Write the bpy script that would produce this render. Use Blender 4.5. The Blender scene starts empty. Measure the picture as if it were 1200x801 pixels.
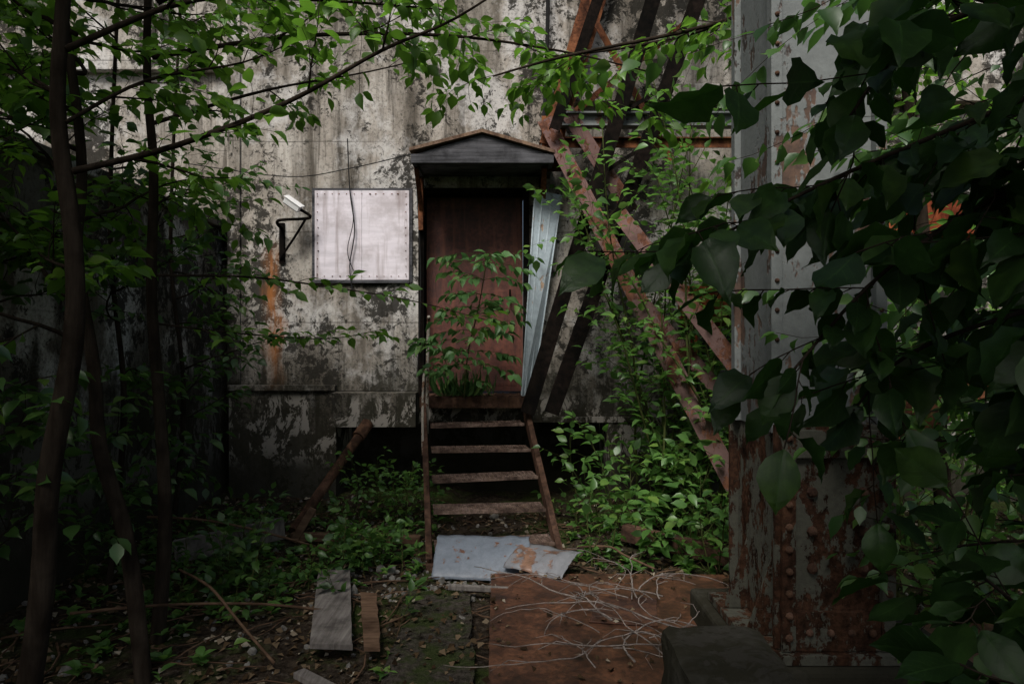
import bpy, bmesh, math, random
import numpy as np
from mathutils import Vector, Matrix, noise

scene = bpy.context.scene
scene.view_settings.view_transform = 'Standard'
scene.view_settings.look = 'None'
scene.view_settings.exposure = 0
V = Vector

# ------------------------------------------------------------------ nodes
class G:
    def __init__(s, name):
        s.m = bpy.data.materials.new(name); s.m.use_nodes = True
        s.nt = s.m.node_tree; s.nt.nodes.clear()
        s.out = s.nt.nodes.new('ShaderNodeOutputMaterial')
        s.co = s.nt.nodes.new('ShaderNodeTexCoord').outputs['Object']
    def n(s, t): return s.nt.nodes.new(t)
    def put(s, sock, v):
        if hasattr(v, 'is_linked'): s.nt.links.new(v, sock)
        elif isinstance(v, (tuple, list)) and len(v) == 3 and sock.type == 'RGBA': sock.default_value = (*v, 1)
        else: sock.default_value = v
    def vec(s, scale=(1, 1, 1), loc=(0, 0, 0), rot=(0, 0, 0)):
        m = s.n('ShaderNodeMapping'); s.put(m.inputs['Vector'], s.co)
        m.inputs['Scale'].default_value = scale; m.inputs['Location'].default_value = loc
        m.inputs['Rotation'].default_value = rot
        return m.outputs[0]
    def noise(s, scale, detail=5, rough=.6, v=None, dist=0):
        t = s.n('ShaderNodeTexNoise'); s.put(t.inputs['Vector'], v or s.co)
        t.inputs['Scale'].default_value = scale; t.inputs['Detail'].default_value = min(detail, 5)
        t.inputs['Roughness'].default_value = rough; t.inputs['Distortion'].default_value = dist
        return t.outputs['Fac']
    def ramp(s, f, *stops):
        t = s.n('ShaderNodeValToRGB'); s.put(t.inputs[0], f)
        e = t.color_ramp.elements
        while len(e) < len(stops): e.new(.5)
        for el, (p, c) in zip(e, stops):
            el.position = p
            el.color = (c, c, c, 1) if not isinstance(c, (tuple, list)) else (*c, 1)
        return t.outputs[0]
    def mix(s, f, a, b, mode='MIX'):
        t = s.n('ShaderNodeMix'); t.data_type = 'RGBA'; t.blend_type = mode
        s.put(t.inputs[0], f); s.put(t.inputs[6], a); s.put(t.inputs[7], b)
        return t.outputs[2]
    def math(s, op, a, b=0.0, c=None, clamp=False):
        t = s.n('ShaderNodeMath'); t.operation = op; t.use_clamp = clamp
        s.put(t.inputs[0], a); s.put(t.inputs[1], b)
        if c is not None: s.put(t.inputs[2], c)
        return t.outputs[0]
    def xyz(s, v=None):
        t = s.n('ShaderNodeSeparateXYZ'); s.put(t.inputs[0], v or s.co); return t.outputs
    def step(s, v, a, b):
        t = s.n('ShaderNodeMapRange'); t.interpolation_type = 'SMOOTHSTEP'
        s.put(t.inputs[0], v); t.inputs[1].default_value = a; t.inputs[2].default_value = b
        return t.outputs[0]
    def bump(s, h, strength=.3, dist=.01):
        t = s.n('ShaderNodeBump'); s.put(t.inputs['Height'], h)
        t.inputs['Strength'].default_value = strength; t.inputs['Distance'].default_value = dist
        return t.outputs[0]
    def pbr(s, col, rough=.8, metal=0.0, nrm=None, spec=.4):
        if spec <= .25:
            b = s.n('ShaderNodeBsdfDiffuse'); s.put(b.inputs['Color'], col); b.inputs['Roughness'].default_value = .6
        else:
            b = s.n('ShaderNodeBsdfPrincipled')
            s.put(b.inputs['Base Color'], col); s.put(b.inputs['Roughness'], rough)
            s.put(b.inputs['Metallic'], metal); b.inputs['Specular IOR Level'].default_value = spec
        if nrm is not None: s.put(b.inputs['Normal'], nrm)
        s.nt.links.new(b.outputs[0], s.out.inputs[0]); return s.m

def concrete(name, gain=1.0, damp=1.0, rustspot=False):
    g = G(name)
    x, y, z = g.xyz()
    big = g.noise(.55, 3, .55)
    med = g.noise(2.3, 5, .68)
    fine = g.noise(38, 4, .7)
    st = g.noise(1, 5, .66, g.vec((4.2, 4.2, .45)), .6)
    st2 = g.noise(1, 5, .7, g.vec((9, 9, .8), (3, 1, 0)), .8)
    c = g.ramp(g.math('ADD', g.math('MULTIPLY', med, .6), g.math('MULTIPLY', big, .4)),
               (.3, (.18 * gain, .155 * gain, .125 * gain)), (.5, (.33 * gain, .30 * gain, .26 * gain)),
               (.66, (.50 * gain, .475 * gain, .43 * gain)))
    c = g.mix(g.ramp(st, (.46, .0), (.62, .8)), c, (.10, .086, .068))
    c = g.mix(g.ramp(st2, (.53, .0), (.66, .75)), c, (.05, .044, .036))
    c = g.mix(g.ramp(g.noise(1.7, 5, .72, g.vec((1, 1, .7), (7, 3, 2))), (.5, 0.), (.6, .65)), c, (.55, .54, .52))
    sp = g.noise(9, 5, .8, dist=.4)
    lim = g.math('ADD', sp, g.math('MULTIPLY', g.math('SUBTRACT', g.noise(1.1, 4, .6, g.vec((1, 1, .5), (11, 0, 5))), .5), .9))
    c = g.mix(g.ramp(lim, (.515, 0.), (.58, .93)), c, (.020, .019, .016))
    c = g.mix(g.ramp(fine, (.35, .5), (.5, 0.)), c, (.05, .048, .04))
    fz = g.math('FRACT', g.math('ADD', g.math('DIVIDE', z, .9), g.math('MULTIPLY', med, .03)))
    line = g.math('LESS_THAN', fz, .014)
    c = g.mix(g.math('MULTIPLY', line, g.ramp(big, (.4, .1), (.6, .5))), c, (.05, .045, .04))
    # damp growth and flaking limewash near the ground
    dz = g.math('ADD', z, g.math('MULTIPLY', g.math('SUBTRACT', st, .5), 2.6))
    dz = g.math('ADD', dz, g.math('MULTIPLY', g.math('SUBTRACT', sp, .5), 2.2))
    low = g.math('SUBTRACT', 1., g.step(dz, .85, 1.6))
    c = g.mix(g.math('MULTIPLY', low, .95 * damp), c, g.mix(med, (.010, .010, .007), (.045, .042, .03)))
    fl = g.ramp(g.noise(1, 5, .78, g.vec((4, 4, 2.2), (5, 2, 1)), .5), (.50, 0.), (.54, .85))
    fl = g.math('MULTIPLY', fl, g.math('MULTIPLY', g.step(z, .3, .6), g.math('SUBTRACT', 1., g.step(z, 1.0, 1.12))))
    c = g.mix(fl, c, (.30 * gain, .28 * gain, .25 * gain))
    if rustspot:
        dx = g.math('ABSOLUTE', g.math('ADD', g.math('ADD', x, 2.38), g.math('MULTIPLY', g.math('SUBTRACT', g.noise(3, 3, .5), .5), .35)))
        m = g.math('SUBTRACT', 1., g.step(dx, .005, .14))
        m = g.math('MULTIPLY', m, g.step(z, 1.05, 1.6))
        m = g.math('MULTIPLY', m, g.math('SUBTRACT', 1., g.step(z, 2.3, 2.65)))
        m = g.math('MULTIPLY', m, g.ramp(g.noise(1, 5, .7, g.vec((22, 22, 3))), (.35, .15), (.62, .95)))
        c = g.mix(m, c, (.30, .12, .04))
    ln2 = g.math('MULTIPLY', line, -.6)
    h = g.math('ADD', g.math('ADD', g.math('MULTIPLY', fine, .35), g.math('MULTIPLY', sp, .6)), ln2)
    return g.pbr(c, .92, 0, g.bump(h, .9, .014), .2)

def rust(name, a=(.10, .035, .016), b=(.23, .085, .032), dark=(.02, .012, .01), paint=None, pk=.5, metal=.0, rough=.8, scale=1., streak=.5, spec=.35):
    g = G(name)
    n1 = g.noise(3.2 * scale, 5, .72); n2 = g.noise(22 * scale, 5, .75); st = g.noise(1, 4, .65, g.vec((14, 14, 1.1)))
    c = g.ramp(n1, (.32, dark), (.47, a), (.66, b))
    c = g.mix(g.ramp(n2, (.4, .65), (.58, 0.)), c, dark)
    c = g.mix(g.ramp(st, (.5, 0.), (.7, streak)), c, (b[0] * 1.25, b[1] * 1.2, b[2]))
    h = g.math('ADD', n2, n1)
    if paint:
        q = g.math('ADD', g.math('MULTIPLY', g.noise(5 * scale, 5, .75, g.vec((1, 1, .6), (2, 5, 1))), .75), g.math('MULTIPLY', st, .25))
        msk = g.ramp(q, (pk, 1.), (pk + .025, 0.))
        c = g.mix(msk, c, g.mix(g.ramp(n2, (.35, .7), (.7, 0.)), paint, tuple(v * .6 for v in paint)))
        h = g.math('ADD', h, g.math('MULTIPLY', msk, 1.2))
    return g.pbr(c, rough, metal, g.bump(h, .5, .006), spec)

def wood(name, a, b, vec=(1, 1, 1)):
    g = G(name)
    n = g.noise(1, 5, .7, g.vec(vec)); n2 = g.noise(6, 4, .6)
    c = g.ramp(n, (.3, a), (.7, b))
    c = g.mix(g.ramp(n2, (.45, 0.), (.7, .7)), c, tuple(v * .35 for v in a))
    return g.pbr(c, .85, 0, g.bump(n, .7, .006), .2)

def leafmat(name, dark, light, trans, tw=.35, gl=.035, vein=False):
    g = G(name)
    at = g.n('ShaderNodeAttribute'); at.attribute_name = 'rnd'
    r = at.outputs['Fac']
    c = g.ramp(r, (0., dark), (.75, light), (1., (light[0] * 1.5, light[1] * 1.15, light[2])))
    tc = g.mix(r, tuple(q * .6 for q in trans), trans)
    nrm = None
    if vein:
        uv = g.n('ShaderNodeUVMap').outputs[0]
        u, v, _ = g.xyz(uv)
        au = g.math('ABSOLUTE', g.math('SUBTRACT', u, .5))
        rib = g.math('LESS_THAN', au, .022)
        sv = g.math('FRACT', g.math('SUBTRACT', g.math('MULTIPLY', v, 8.), g.math('MULTIPLY', au, 5.)))
        vm = g.math('MAXIMUM', rib, g.math('MULTIPLY', g.math('LESS_THAN', sv, .1), .6))
        c = g.mix(g.math('MULTIPLY', vm, .5), c, tuple(min(1, q * 1.9) for q in light))
        tc = g.mix(g.math('MULTIPLY', vm, .5), tc, tuple(q * .4 for q in trans))
        c = g.mix(g.ramp(g.noise(40, 3, .6), (.45, .5), (.6, 0.)), c, tuple(q * .6 for q in dark))
        nrm = g.bump(g.math('ADD', sv, g.math('MULTIPLY', vm, -1.)), .5, .002)
    b = g.n('ShaderNodeBsdfDiffuse'); g.put(b.inputs['Color'], c)
    t = g.n('ShaderNodeBsdfTranslucent'); g.put(t.inputs[0], tc)
    gs = g.n('ShaderNodeBsdfGlossy'); gs.inputs['Color'].default_value = (.9, .95, .9, 1); gs.inputs['Roughness'].default_value = .42
    if nrm is not None: g.put(b.inputs['Normal'], nrm); g.put(gs.inputs['Normal'], nrm)
    ms = g.n('ShaderNodeMixShader'); ms.inputs[0].default_value = tw
    g.nt.links.new(b.outputs[0], ms.inputs[1]); g.nt.links.new(t.outputs[0], ms.inputs[2])
    m2 = g.n('ShaderNodeMixShader'); m2.inputs[0].default_value = gl
    g.nt.links.new(ms.outputs[0], m2.inputs[1]); g.nt.links.new(gs.outputs[0], m2.inputs[2])
    g.nt.links.new(m2.outputs[0], g.out.inputs[0]); return g.m

M_conc = concrete('weathered_concrete', 1.0, 1.0, True)
M_conc_dark = concrete('dark_concrete', .35, 1.0)  # same concrete with a lower base gain
M_conc_in = concrete('shaded_concrete', .18, 1.0)  # shade of the recess and footing put into a darker concrete colour
M_door = rust('door_rust', (.075, .024, .017), (.14, .05, .034), (.03, .012, .01), rough=.6)
M_rust = rust('rusty_steel', (.11, .045, .025), (.24, .10, .05), spec=.2)
M_rustpl = rust('rusty_plate', (.085, .036, .020), (.185, .08, .042), (.022, .012, .009), rough=.5, scale=1.5, streak=.1, spec=.5)
M_black = rust('blackened_steel', (.008, .007, .006), (.018, .013, .011), (.004, .004, .004), streak=.12, spec=.2)
M_brown = rust('brown_painted_steel', (.11, .05, .034), (.19, .09, .06), (.03, .018, .014), paint=(.16, .10, .09), pk=.5, spec=.2)
M_string = rust('stringer_steel', (.06, .035, .025), (.12, .07, .05), (.018, .012, .010), spec=.2)
M_tread = rust('tread_rust', (.11, .075, .06), (.24, .175, .145), (.025, .018, .015), scale=1.6, streak=.2, spec=.2)
M_rail = rust('rail_paint', (.14, .08, .05), (.25, .15, .1), (.03, .02, .015), paint=(.38, .35, .30), pk=.52, scale=3, spec=.2)
M_col = rust('column_paint', (.06, .035, .025), (.12, .07, .045), (.015, .011, .009), paint=(.125, .137, .133), pk=.55, scale=.7, streak=.3)
M_colbase = rust('column_peeling', (.04, .021, .014), (.085, .043, .026), (.007, .006, .005), paint=(.085, .085, .068), pk=.485, scale=1.9, streak=.2, spec=.2)
M_sheet = rust('galvanised_sheet', (.15, .07, .04), (.26, .13, .07), (.05, .025, .018), paint=(.165, .19, .225), pk=.575, rough=.4, streak=.2)
M_sheet_b = rust('rusted_sheet', (.16, .085, .055), (.28, .17, .12), (.05, .028, .02), paint=(.20, .205, .22), pk=.53, rough=.42, streak=.2, scale=.8)
M_sheet2 = rust('galvanised_panel', (.30, .2, .14), (.4, .3, .22), (.1, .08, .07), paint=(.36, .43, .47), pk=.59, rough=.5)
M_roof = rust('roof_flashing', (.14, .09, .065), (.26, .18, .13), (.05, .03, .02), spec=.2)
M_wood_g = wood('grey_board', (.08, .07, .065), (.19, .175, .16), (40, 3, 10))
M_wood_x = wood('weathered_fascia', (.04, .04, .042), (.13, .13, .14), (2, 10, 50))
M_wood_b = wood('brown_timber', (.06, .036, .023), (.14, .09, .06), (4, 30, 30))
M_bark = wood('bark', (.016, .012, .009), (.042, .033, .025), (30, 30, 4))
M_stem = wood('green_stem', (.03, .045, .015), (.08, .09, .03), (20, 20, 4))
M_vine = wood('dry_vine', (.11, .09, .08), (.27, .24, .22), (30, 30, 30))
g = G('pale_board')
n = g.noise(1, 5, .65, g.vec((3, 3, 22))); n2 = g.noise(2.5, 5, .72); n3 = g.noise(1, 5, .6, g.vec((12, 12, .8)))
c = g.ramp(n, (.3, (.56, .53, .56)), (.7, (.73, .69, .73)))
c = g.mix(g.ramp(n2, (.48, 0.), (.64, .55)), c, (.35, .31, .31))
c = g.mix(g.ramp(n3, (.52, 0.), (.68, .7)), c, (.27, .22, .21))
M_board = g.pbr(c, .8, 0, g.bump(n, .3, .003), .2)
g = G('white_enamel'); M_white = g.pbr(g.mix(g.noise(20, 5), (.55, .55, .53), (.75, .75, .74)), .4)
g = G('dark_glass'); M_glass = g.pbr(g.mix(g.noise(5), (.02, .02, .02), (.05, .05, .05)), .15)
g = G('cable_rubber'); M_cable = g.pbr(g.mix(g.noise(50), (.01, .01, .01), (.03, .03, .03)), .6, spec=.2)
g = G('mossy_slab')
n = g.noise(4, 5, .75); n2 = g.noise(30, 5, .7)
c = g.ramp(n2, (.3, (.014, .012, .009)), (.7, (.075, .065, .055)))
c = g.mix(g.ramp(n, (.44, 0.), (.58, .85)), c, g.mix(n2, (.010, .018, .006), (.045, .06, .018)))
M_slab = g.pbr(c, .9, 0, g.bump(g.math('ADD', n, n2), 1., .03), .2)
g = G('soil')
n = g.noise(1.4, 5, .72); n2 = g.noise(26, 5, .75); n3 = g.noise(5, 5, .7)
c = g.ramp(n2, (.3, (.008, .006, .005)), (.55, (.035, .027, .02)), (.75, (.10, .085, .07)))
c = g.mix(g.ramp(n3, (.55, 0.), (.66, .6)), c, (.065, .05, .035))
c = g.mix(g.ramp(n, (.46, 0.), (.58, .85)), c, g.mix(n2, (.010, .018, .006), (.06, .085, .022)))
M_soil = g.pbr(c, .95, 0, g.bump(g.math('ADD', n2, n3), 1., .03), .15)
g = G('stone'); M_stone = g.pbr(g.ramp(g.noise(12, 5, .7), (.3, (.05, .045, .04)), (.7, (.24, .23, .21))), .9, 0, None, .2)
g = G('litter')
at = g.n('ShaderNodeAttribute'); at.attribute_name = 'rnd'
M_litter = g.pbr(g.ramp(at.outputs['Fac'], (0., (.02, .013, .008)), (.5, (.06, .04, .022)), (.85, (.13, .095, .06)), (1., (.26, .23, .18))), .85, spec=.2)

L_tree = leafmat('tree_leaf', (.035, .08, .012), (.08, .17, .025), (.19, .42, .04), .43)
L_bush = leafmat('bush_leaf', (.045, .11, .024), (.09, .19, .042), (.19, .42, .07), .42)
L_sapl = leafmat('sapling_leaf', (.045, .11, .03), (.09, .19, .06), (.13, .29, .07), .35, .02)
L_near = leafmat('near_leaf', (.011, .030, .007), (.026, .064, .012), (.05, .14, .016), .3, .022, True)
L_dark = leafmat('shade_leaf', (.022, .06, .014), (.055, .12, .025), (.10, .24, .04), .38)

# ------------------------------------------------------------------ mesh
def empty(name):
    e = bpy.data.objects.new(name, None); scene.collection.objects.link(e); return e

class MB:
    def __init__(s): s.v = []; s.f = []; s.mi = []
    def add(s, vs, fs, m=0):
        o = len(s.v); s.v += [tuple(v) for v in vs]
        s.f += [tuple(i + o for i in f) for f in fs]; s.mi += [m] * len(fs); return s
    def box(s, lo, hi, m=0, M=None):
        (a, b, c), (d, e, f) = lo, hi
        vs = [V(p) for p in ((a, b, c), (d, b, c), (d, e, c), (a, e, c), (a, b, f), (d, b, f), (d, e, f), (a, e, f))]
        if M is not None: vs = [M @ v for v in vs]
        return s.add(vs, [(3, 2, 1, 0), (4, 5, 6, 7), (0, 1, 5, 4), (1, 2, 6, 5), (2, 3, 7, 6), (3, 0, 4, 7)], m)
    def beam(s, p, q, w, h, m=0, up=V((0, 1, 0))):
        p, q = V(p), V(q); d = (q - p).normalized(); a = d.cross(up).normalized(); b = a.cross(d)
        vs = []
        for o in (p, q):
            vs += [o - a * w / 2 - b * h / 2, o + a * w / 2 - b * h / 2, o + a * w / 2 + b * h / 2, o - a * w / 2 + b * h / 2]
        return s.add(vs, [(0, 3, 2, 1), (4, 5, 6, 7), (0, 1, 5, 4), (1, 2, 6, 5), (2, 3, 7, 6), (3, 0, 4, 7)], m)
    def angle(s, p, q, w, t=.01, m=0, up=V((0, 1, 0)), both=False, fl=None):
        p, q = V(p), V(q); d = (q - p).normalized(); a = d.cross(up).normalized(); b = a.cross(d)
        fl = fl or w * .9
        s.beam(p, q, w, t, m, up)
        o = a * (w / 2 + t / 2 - .0005) + b * (fl / 2 - t / 2)
        s.beam(p + o, q + o, t, fl, m, up)
        if both:
            o = -a * (w / 2 + t / 2 - .0005) + b * (fl / 2 - t / 2)
            s.beam(p + o, q + o, t, fl, m, up)
        return s
    def tube(s, pts, rad, k=6, m=0):
        pts = [V(p) for p in pts]; n = len(pts)
        if not hasattr(rad, '__len__'): rad = [rad] * n
        vs = []; ref = V((.3, .2, 1)).normalized()
        for i, p in enumerate(pts):
            d = (pts[min(i + 1, n - 1)] - pts[max(i - 1, 0)])
            d = d.normalized() if d.length > 1e-9 else V((0, 0, 1))
            a = d.cross(ref)
            if a.length < .05: a = d.cross(V((1, 0, 0)))
            a.normalize(); b = d.cross(a)
            for j in range(k):
                t = 2 * math.pi * j / k
                vs.append(p + (a * math.cos(t) + b * math.sin(t)) * rad[i])
        fs = [(i * k + j, i * k + (j + 1) % k, (i + 1) * k + (j + 1) % k, (i + 1) * k + j) for i in range(n - 1) for j in range(k)]
        fs += [tuple(range(k))[::-1], tuple((n - 1) * k + j for j in range(k))]
        return s.add(vs, fs, m)
    def build(s, name, mats, parent=None, bevel=0, smooth=False):
        me = bpy.data.meshes.new(name); me.from_pydata(s.v, [], s.f)
        for m in (mats if isinstance(mats, (list, tuple)) else [mats]): me.materials.append(m)
        me.polygons.foreach_set('material_index', s.mi)
        if smooth: me.polygons.foreach_set('use_smooth', [True] * len(s.f))
        me.update()
        ob = bpy.data.objects.new(name, me); scene.collection.objects.link(ob)
        if parent: ob.parent = parent
        if bevel:
            b = ob.modifiers.new('bevel', 'BEVEL'); b.width = bevel; b.segments = 2; b.limit_method = 'ANGLE'
        return ob

def smooth_poly(pts, sub=5):
    pts = [V(p) for p in pts]; out = []
    n = len(pts)
    for i in range(n - 1):
        p0 = pts[max(i - 1, 0)]; p1 = pts[i]; p2 = pts[i + 1]; p3 = pts[min(i + 2, n - 1)]
        for j in range(sub):
            t = j / sub
            out.append(.5 * ((2 * p1) + (p2 - p0) * t + (2 * p0 - 5 * p1 + 4 * p2 - p3) * t * t + (3 * p1 - p0 - 3 * p2 + p3) * t ** 3))
    out.append(pts[-1]); return out

def template(hi):
    st = [(.06, .12), (.20, .29), (.36, .40), (.52, .41), (.68, .32), (.82, .17), (.92, .06)] if hi == 2 else \
         [(.10, .18), (.32, .40), (.60, .36), (.84, .12)] if hi else [(.38, .44)]
    vs = [(0, 0, 0)]; uv = [(.5, 0)]
    for i, (t, w) in enumerate(st):
        w *= .9; z = -.22 * t * t; rip = .03 * (-1) ** i if hi == 2 else 0
        vs += [(-w, t, z + w * .28 + rip), (0, t, z), (w, t, z + w * .28 - rip)]; uv += [(0, t), (.5, t), (1, t)]
    vs.append((0, 1, -.25)); uv.append((.5, 1)); last = len(vs) - 1
    fs = [(0, 2, 1), (0, 3, 2)]
    for i in range(len(st) - 1):
        a = 1 + 3 * i; b = a + 3
        fs += [(a, a + 1, b + 1, b), (a + 1, a + 2, b + 2, b + 1)]
    a = 1 + 3 * (len(st) - 1)
    fs += [(a, a + 1, last), (a + 1, a + 2, last)]
    return np.array(vs, float), np.array(uv, float), fs

TT = {2: template(2), 1: template(1), 0: template(0)}

class Leaves:
    def __init__(s): s.p = []; s.a = []; s.n = []; s.s = []; s.w = []
    def add(s, p, a, n, size, w=1.):
        s.p.append(tuple(p)); s.a.append(tuple(a)); s.n.append(tuple(n)); s.s.append(size); s.w.append(w)
    def build(s, name, mat, parent=None, hi=1, seed=0):
        if not s.p: return
        T, UV, F = TT[int(hi)]
        P = np.array(s.p); A = np.array(s.a); Nn = np.array(s.n); S = np.array(s.s); W = np.array(s.w)
        A /= np.linalg.norm(A, axis=1)[:, None] + 1e-9
        X = np.cross(A, Nn); X /= np.linalg.norm(X, axis=1)[:, None] + 1e-9
        Z = np.cross(X, A)
        rs = np.random.RandomState(seed); k = len(P); m = len(T)
        curl = rs.uniform(.3, 1.8, k)
        vs = (P[:, None, :] + S[:, None, None] * (X[:, None, :] * (T[None, :, 0, None] * W[:, None, None])
              + A[:, None, :] * T[None, :, 1, None] + Z[:, None, :] * (T[None, :, 2, None] * curl[:, None, None])))
        vs = vs.reshape(-1, 3)
        lt = np.array([len(f) for f in F]); li = np.concatenate([np.array(f) for f in F])
        loops = (np.arange(k)[:, None] * m + li[None, :]).ravel()
        tot = np.tile(lt, k); start = np.concatenate([[0], np.cumsum(tot)[:-1]])
        me = bpy.data.meshes.new(name)
        me.vertices.add(len(vs)); me.vertices.foreach_set('co', vs.ravel())
        me.loops.add(len(loops)); me.loops.foreach_set('vertex_index', loops.astype(np.int32))
        me.polygons.add(len(tot)); me.polygons.foreach_set('loop_start', start.astype(np.int32))
        me.polygons.foreach_set('loop_total', tot.astype(np.int32))
        me.polygons.foreach_set('use_smooth', np.ones(len(tot), bool))
        me.update(calc_edges=True)
        u = me.uv_layers.new(name='UVMap'); u.data.foreach_set('uv', np.tile(UV[li], (k, 1)).ravel())
        at = me.attributes.new('rnd', 'FLOAT', 'POINT')
        at.data.foreach_set('value', np.repeat(rs.uniform(0, 1, k), m))
        me.materials.append(mat); me.validate()
        ob = bpy.data.objects.new(name, me); scene.collection.objects.link(ob)
        if parent: ob.parent = parent
        return ob

def rv(R): return V((R.gauss(0, 1), R.gauss(0, 1), R.gauss(0, 1)))

def twig_leaves(R, pts, lv, size, step, start=.15, opp=False, droop=.25, w=1., jit=.35, stems=None):
    tot = sum((pts[i + 1] - pts[i]).length for i in range(len(pts) - 1))
    acc = 0; nxt = tot * start; side = R.choice([-1, 1])
    for i in range(len(pts) - 1):
        seg = pts[i + 1] - pts[i]; L = seg.length
        if L < 1e-6: continue
        d = seg / L
        while nxt <= acc + L:
            p = pts[i] + d * (nxt - acc)
            sv = d.cross(V((0, 0, 1)))
            sv = sv.normalized() if sv.length > .1 else rv(R).normalized()
            for sd in ((-1, 1) if opp else (side,)):
                a = d * .55 + sv * sd * .9 + rv(R) * .22 + V((0, 0, -droop))
                nm = V((0, 0, 1)) + rv(R) * jit
                sz = size * R.uniform(.55, 1.25)
                a.normalize(); q = p + a * sz * .22
                if stems is not None: stems.tube([p, q], [.0014, .001], 3)
                lv.add(q, a, nm, sz, w * R.uniform(.85, 1.1))
            side = -side; nxt += step * R.uniform(.7, 1.3)
        acc += L
    d = (pts[-1] - pts[-2]).normalized()
    lv.add(pts[-1], d + V((0, 0, -droop)), V((0, 0, 1)) + rv(R) * jit, size * R.uniform(.8, 1.2), w)

def grow(R, mb, lv, p, d, L, r, lvl, c):
    n = max(4, int(L / .09)); n = min(n, 14)
    pts = [V(p)]; d = V(d).normalized()
    for i in range(n):
        d = (d + rv(R) * c.get('wob', .12) + V((0, 0, c.get('up', .02)))).normalized()
        pts.append(pts[-1] + d * (L / n))
    rad = [max(r * (1 - .75 * i / n), .0012) for i in range(n + 1)]
    mb.tube(pts, rad, 6 if r > .01 else 4)
    along(R, mb, lv, pts, L, r, lvl, c)

def along(R, mb, lv, pts, L, r, lvl, c, lo=.2):
    n = len(pts) - 1
    if lvl > 0:
        k = c['kids'][lvl - 1]
        for j in range(k):
            t = lo + (1 - lo) * (j + R.random()) / k
            i = min(int(t * n), n - 1)
            d = (pts[i + 1] - pts[i]).normalized()
            ax = d.cross(rv(R)).normalized()
            sd = ax * math.tan(R.uniform(.5, 1.1)); sd.z *= c.get('flat', .6)
            grow(R, mb, lv, pts[i], d + sd, L * R.uniform(*c.get('shr', (.35, .6))), r * (1 - .75 * t) * .6, lvl - 1, c)
    if lvl <= c.get('lfl', 0):
        twig_leaves(R, pts, lv, c['leaf'], c['step'], c.get('ls', .15), c.get('opp', False), c.get('droop', .25), c.get('w', 1.), c.get('jit', .35),
                    mb if c.get('stems') else None)

def plant(name, lmat, smat, seed, fn, hi=1):
    e = empty(name); R = random.Random(seed); mb = MB(); lv = Leaves(); fn(R, mb, lv)
    if mb.v: mb.build('stems', smat, e, smooth=True)
    lv.build('leaves', lmat, e, hi, seed); return len(lv.p)

# ------------------------------------------------------------------ ground
def gh(x, y):
    if y > 9 or abs(x) > 9 or y < -2: return 0
    h = .05 * noise.noise(V((x * .9, y * .9, 0))) + .03 * noise.noise(V((x * 3, y * 3, 4))) + .014 * noise.noise(V((x * 11, y * 11, 8)))
    h += .10 * max(0, min(1, (-x - 1.9) / 1.5)) + .06 * max(0, min(1, (y - 5.2) / 1.4)) * (1 if abs(x) > .6 else .3)
    return h - .02
xs = np.concatenate([[-200, -80, -40, -20, -10], np.arange(-6, 6, .07), [7, 10, 20, 40, 80, 200]])
ys = np.concatenate([[-200, -80, -30, -10, -4, -1, 0, .7], np.arange(1.4, 7.4, .06), [9, 14, 30, 80, 200]])
mb = MB()
mb.v = [(x, y, gh(x, y)) for y in ys for x in xs]; nx = len(xs)
mb.f = [(j * nx + i, j * nx + i + 1, (j + 1) * nx + i + 1, (j + 1) * nx + i) for j in range(len(ys) - 1) for i in range(nx - 1)]
mb.mi = [0] * len(mb.f); mb.build('ground', M_soil, smooth=True)

# ------------------------------------------------------------------ building
B = empty('concrete_building')
W = MB()
Y0, Y1 = 6.8, 7.4
W.box((-2.78, Y0, 1.115), (-.93, Y1, 9.5))
W.box((-.93, Y0, 3.13), (.17, Y1, 9.5))
W.box((.17, Y0, .80), (14, Y1, 9.5))
W.box((-2.80, Y0 - .05, -.2), (-1.74, Y1, 1.115))
W.box((-1.74, Y0 - .22, .78), (-.93, Y1, 1.108))
W.box((-.93, 6.86, .80), (.17, Y1, 1.07))
W.box((.95, Y0 - .04, -.2), (14, Y1, .80))
W.box((-14, 7.12, -.2), (-2.80, 7.6, 9.5))
W.build('walls', M_conc, B)
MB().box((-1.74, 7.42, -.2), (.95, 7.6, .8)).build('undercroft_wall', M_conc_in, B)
t = MB()
t.box((-2.80, Y0 - .085, 1.118), (-1.745, Y0 - .002, 1.175)); t.box((.3, Y0 - .06, .803), (13, Y0 - .002, .86))
t.box((-2.83, Y0 - .03, 1.18), (-2.70, Y0 - .003, 9.4))
t.box((.35, Y0 - .14, 3.95), (13, Y0 - .003, 4.12)); t.box((-13, 7.02, 4.4), (-2.84, 7.118, 4.55))
t.build('string_courses', M_conc, B, .006)
d = MB()
d.box((-.87, 6.96, 1.10), (.11, 7.0, 3.07))
for z in (1.16, 2.95): d.box((-.80, 6.954, z), (.04, 6.958, z + .03))
d.box((-.80, 6.954, 1.2), (-.775, 6.958, 2.94)); d.box((.015, 6.954, 1.2), (.04, 6.958, 2.94))
d.build('door_leaf', M_door, B, .001)
d = MB(); d.tube([(-.02, 6.9, 2.0), (-.02, 6.9, 2.13)], .011, 8); d.tube([(-.02, 6.9, 2.01), (-.02, 6.95, 2.01)], .008, 6); d.tube([(-.02, 6.9, 2.12), (-.02, 6.95, 2.12)], .008, 6)
d.build('door_handle', M_black, B)
f = MB(); f.box((-.93, 6.77, 1.075), (-.872, 6.99, 3.13)); f.box((.112, 6.77, 1.075), (.17, 6.99, 3.13)); f.box((-.87, 6.775, 3.072), (.11, 6.99, 3.128))
f.build('door_frame', M_black, B, .003)
w = MB(); w.box((-1.955, 6.765, 2.215), (-1.49, 6.785, 3.10)); w.box((-1.487, 6.7645, 2.215), (-1.02, 6.785, 3.10))
w.build('window_board', M_board, B, .001)
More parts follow.
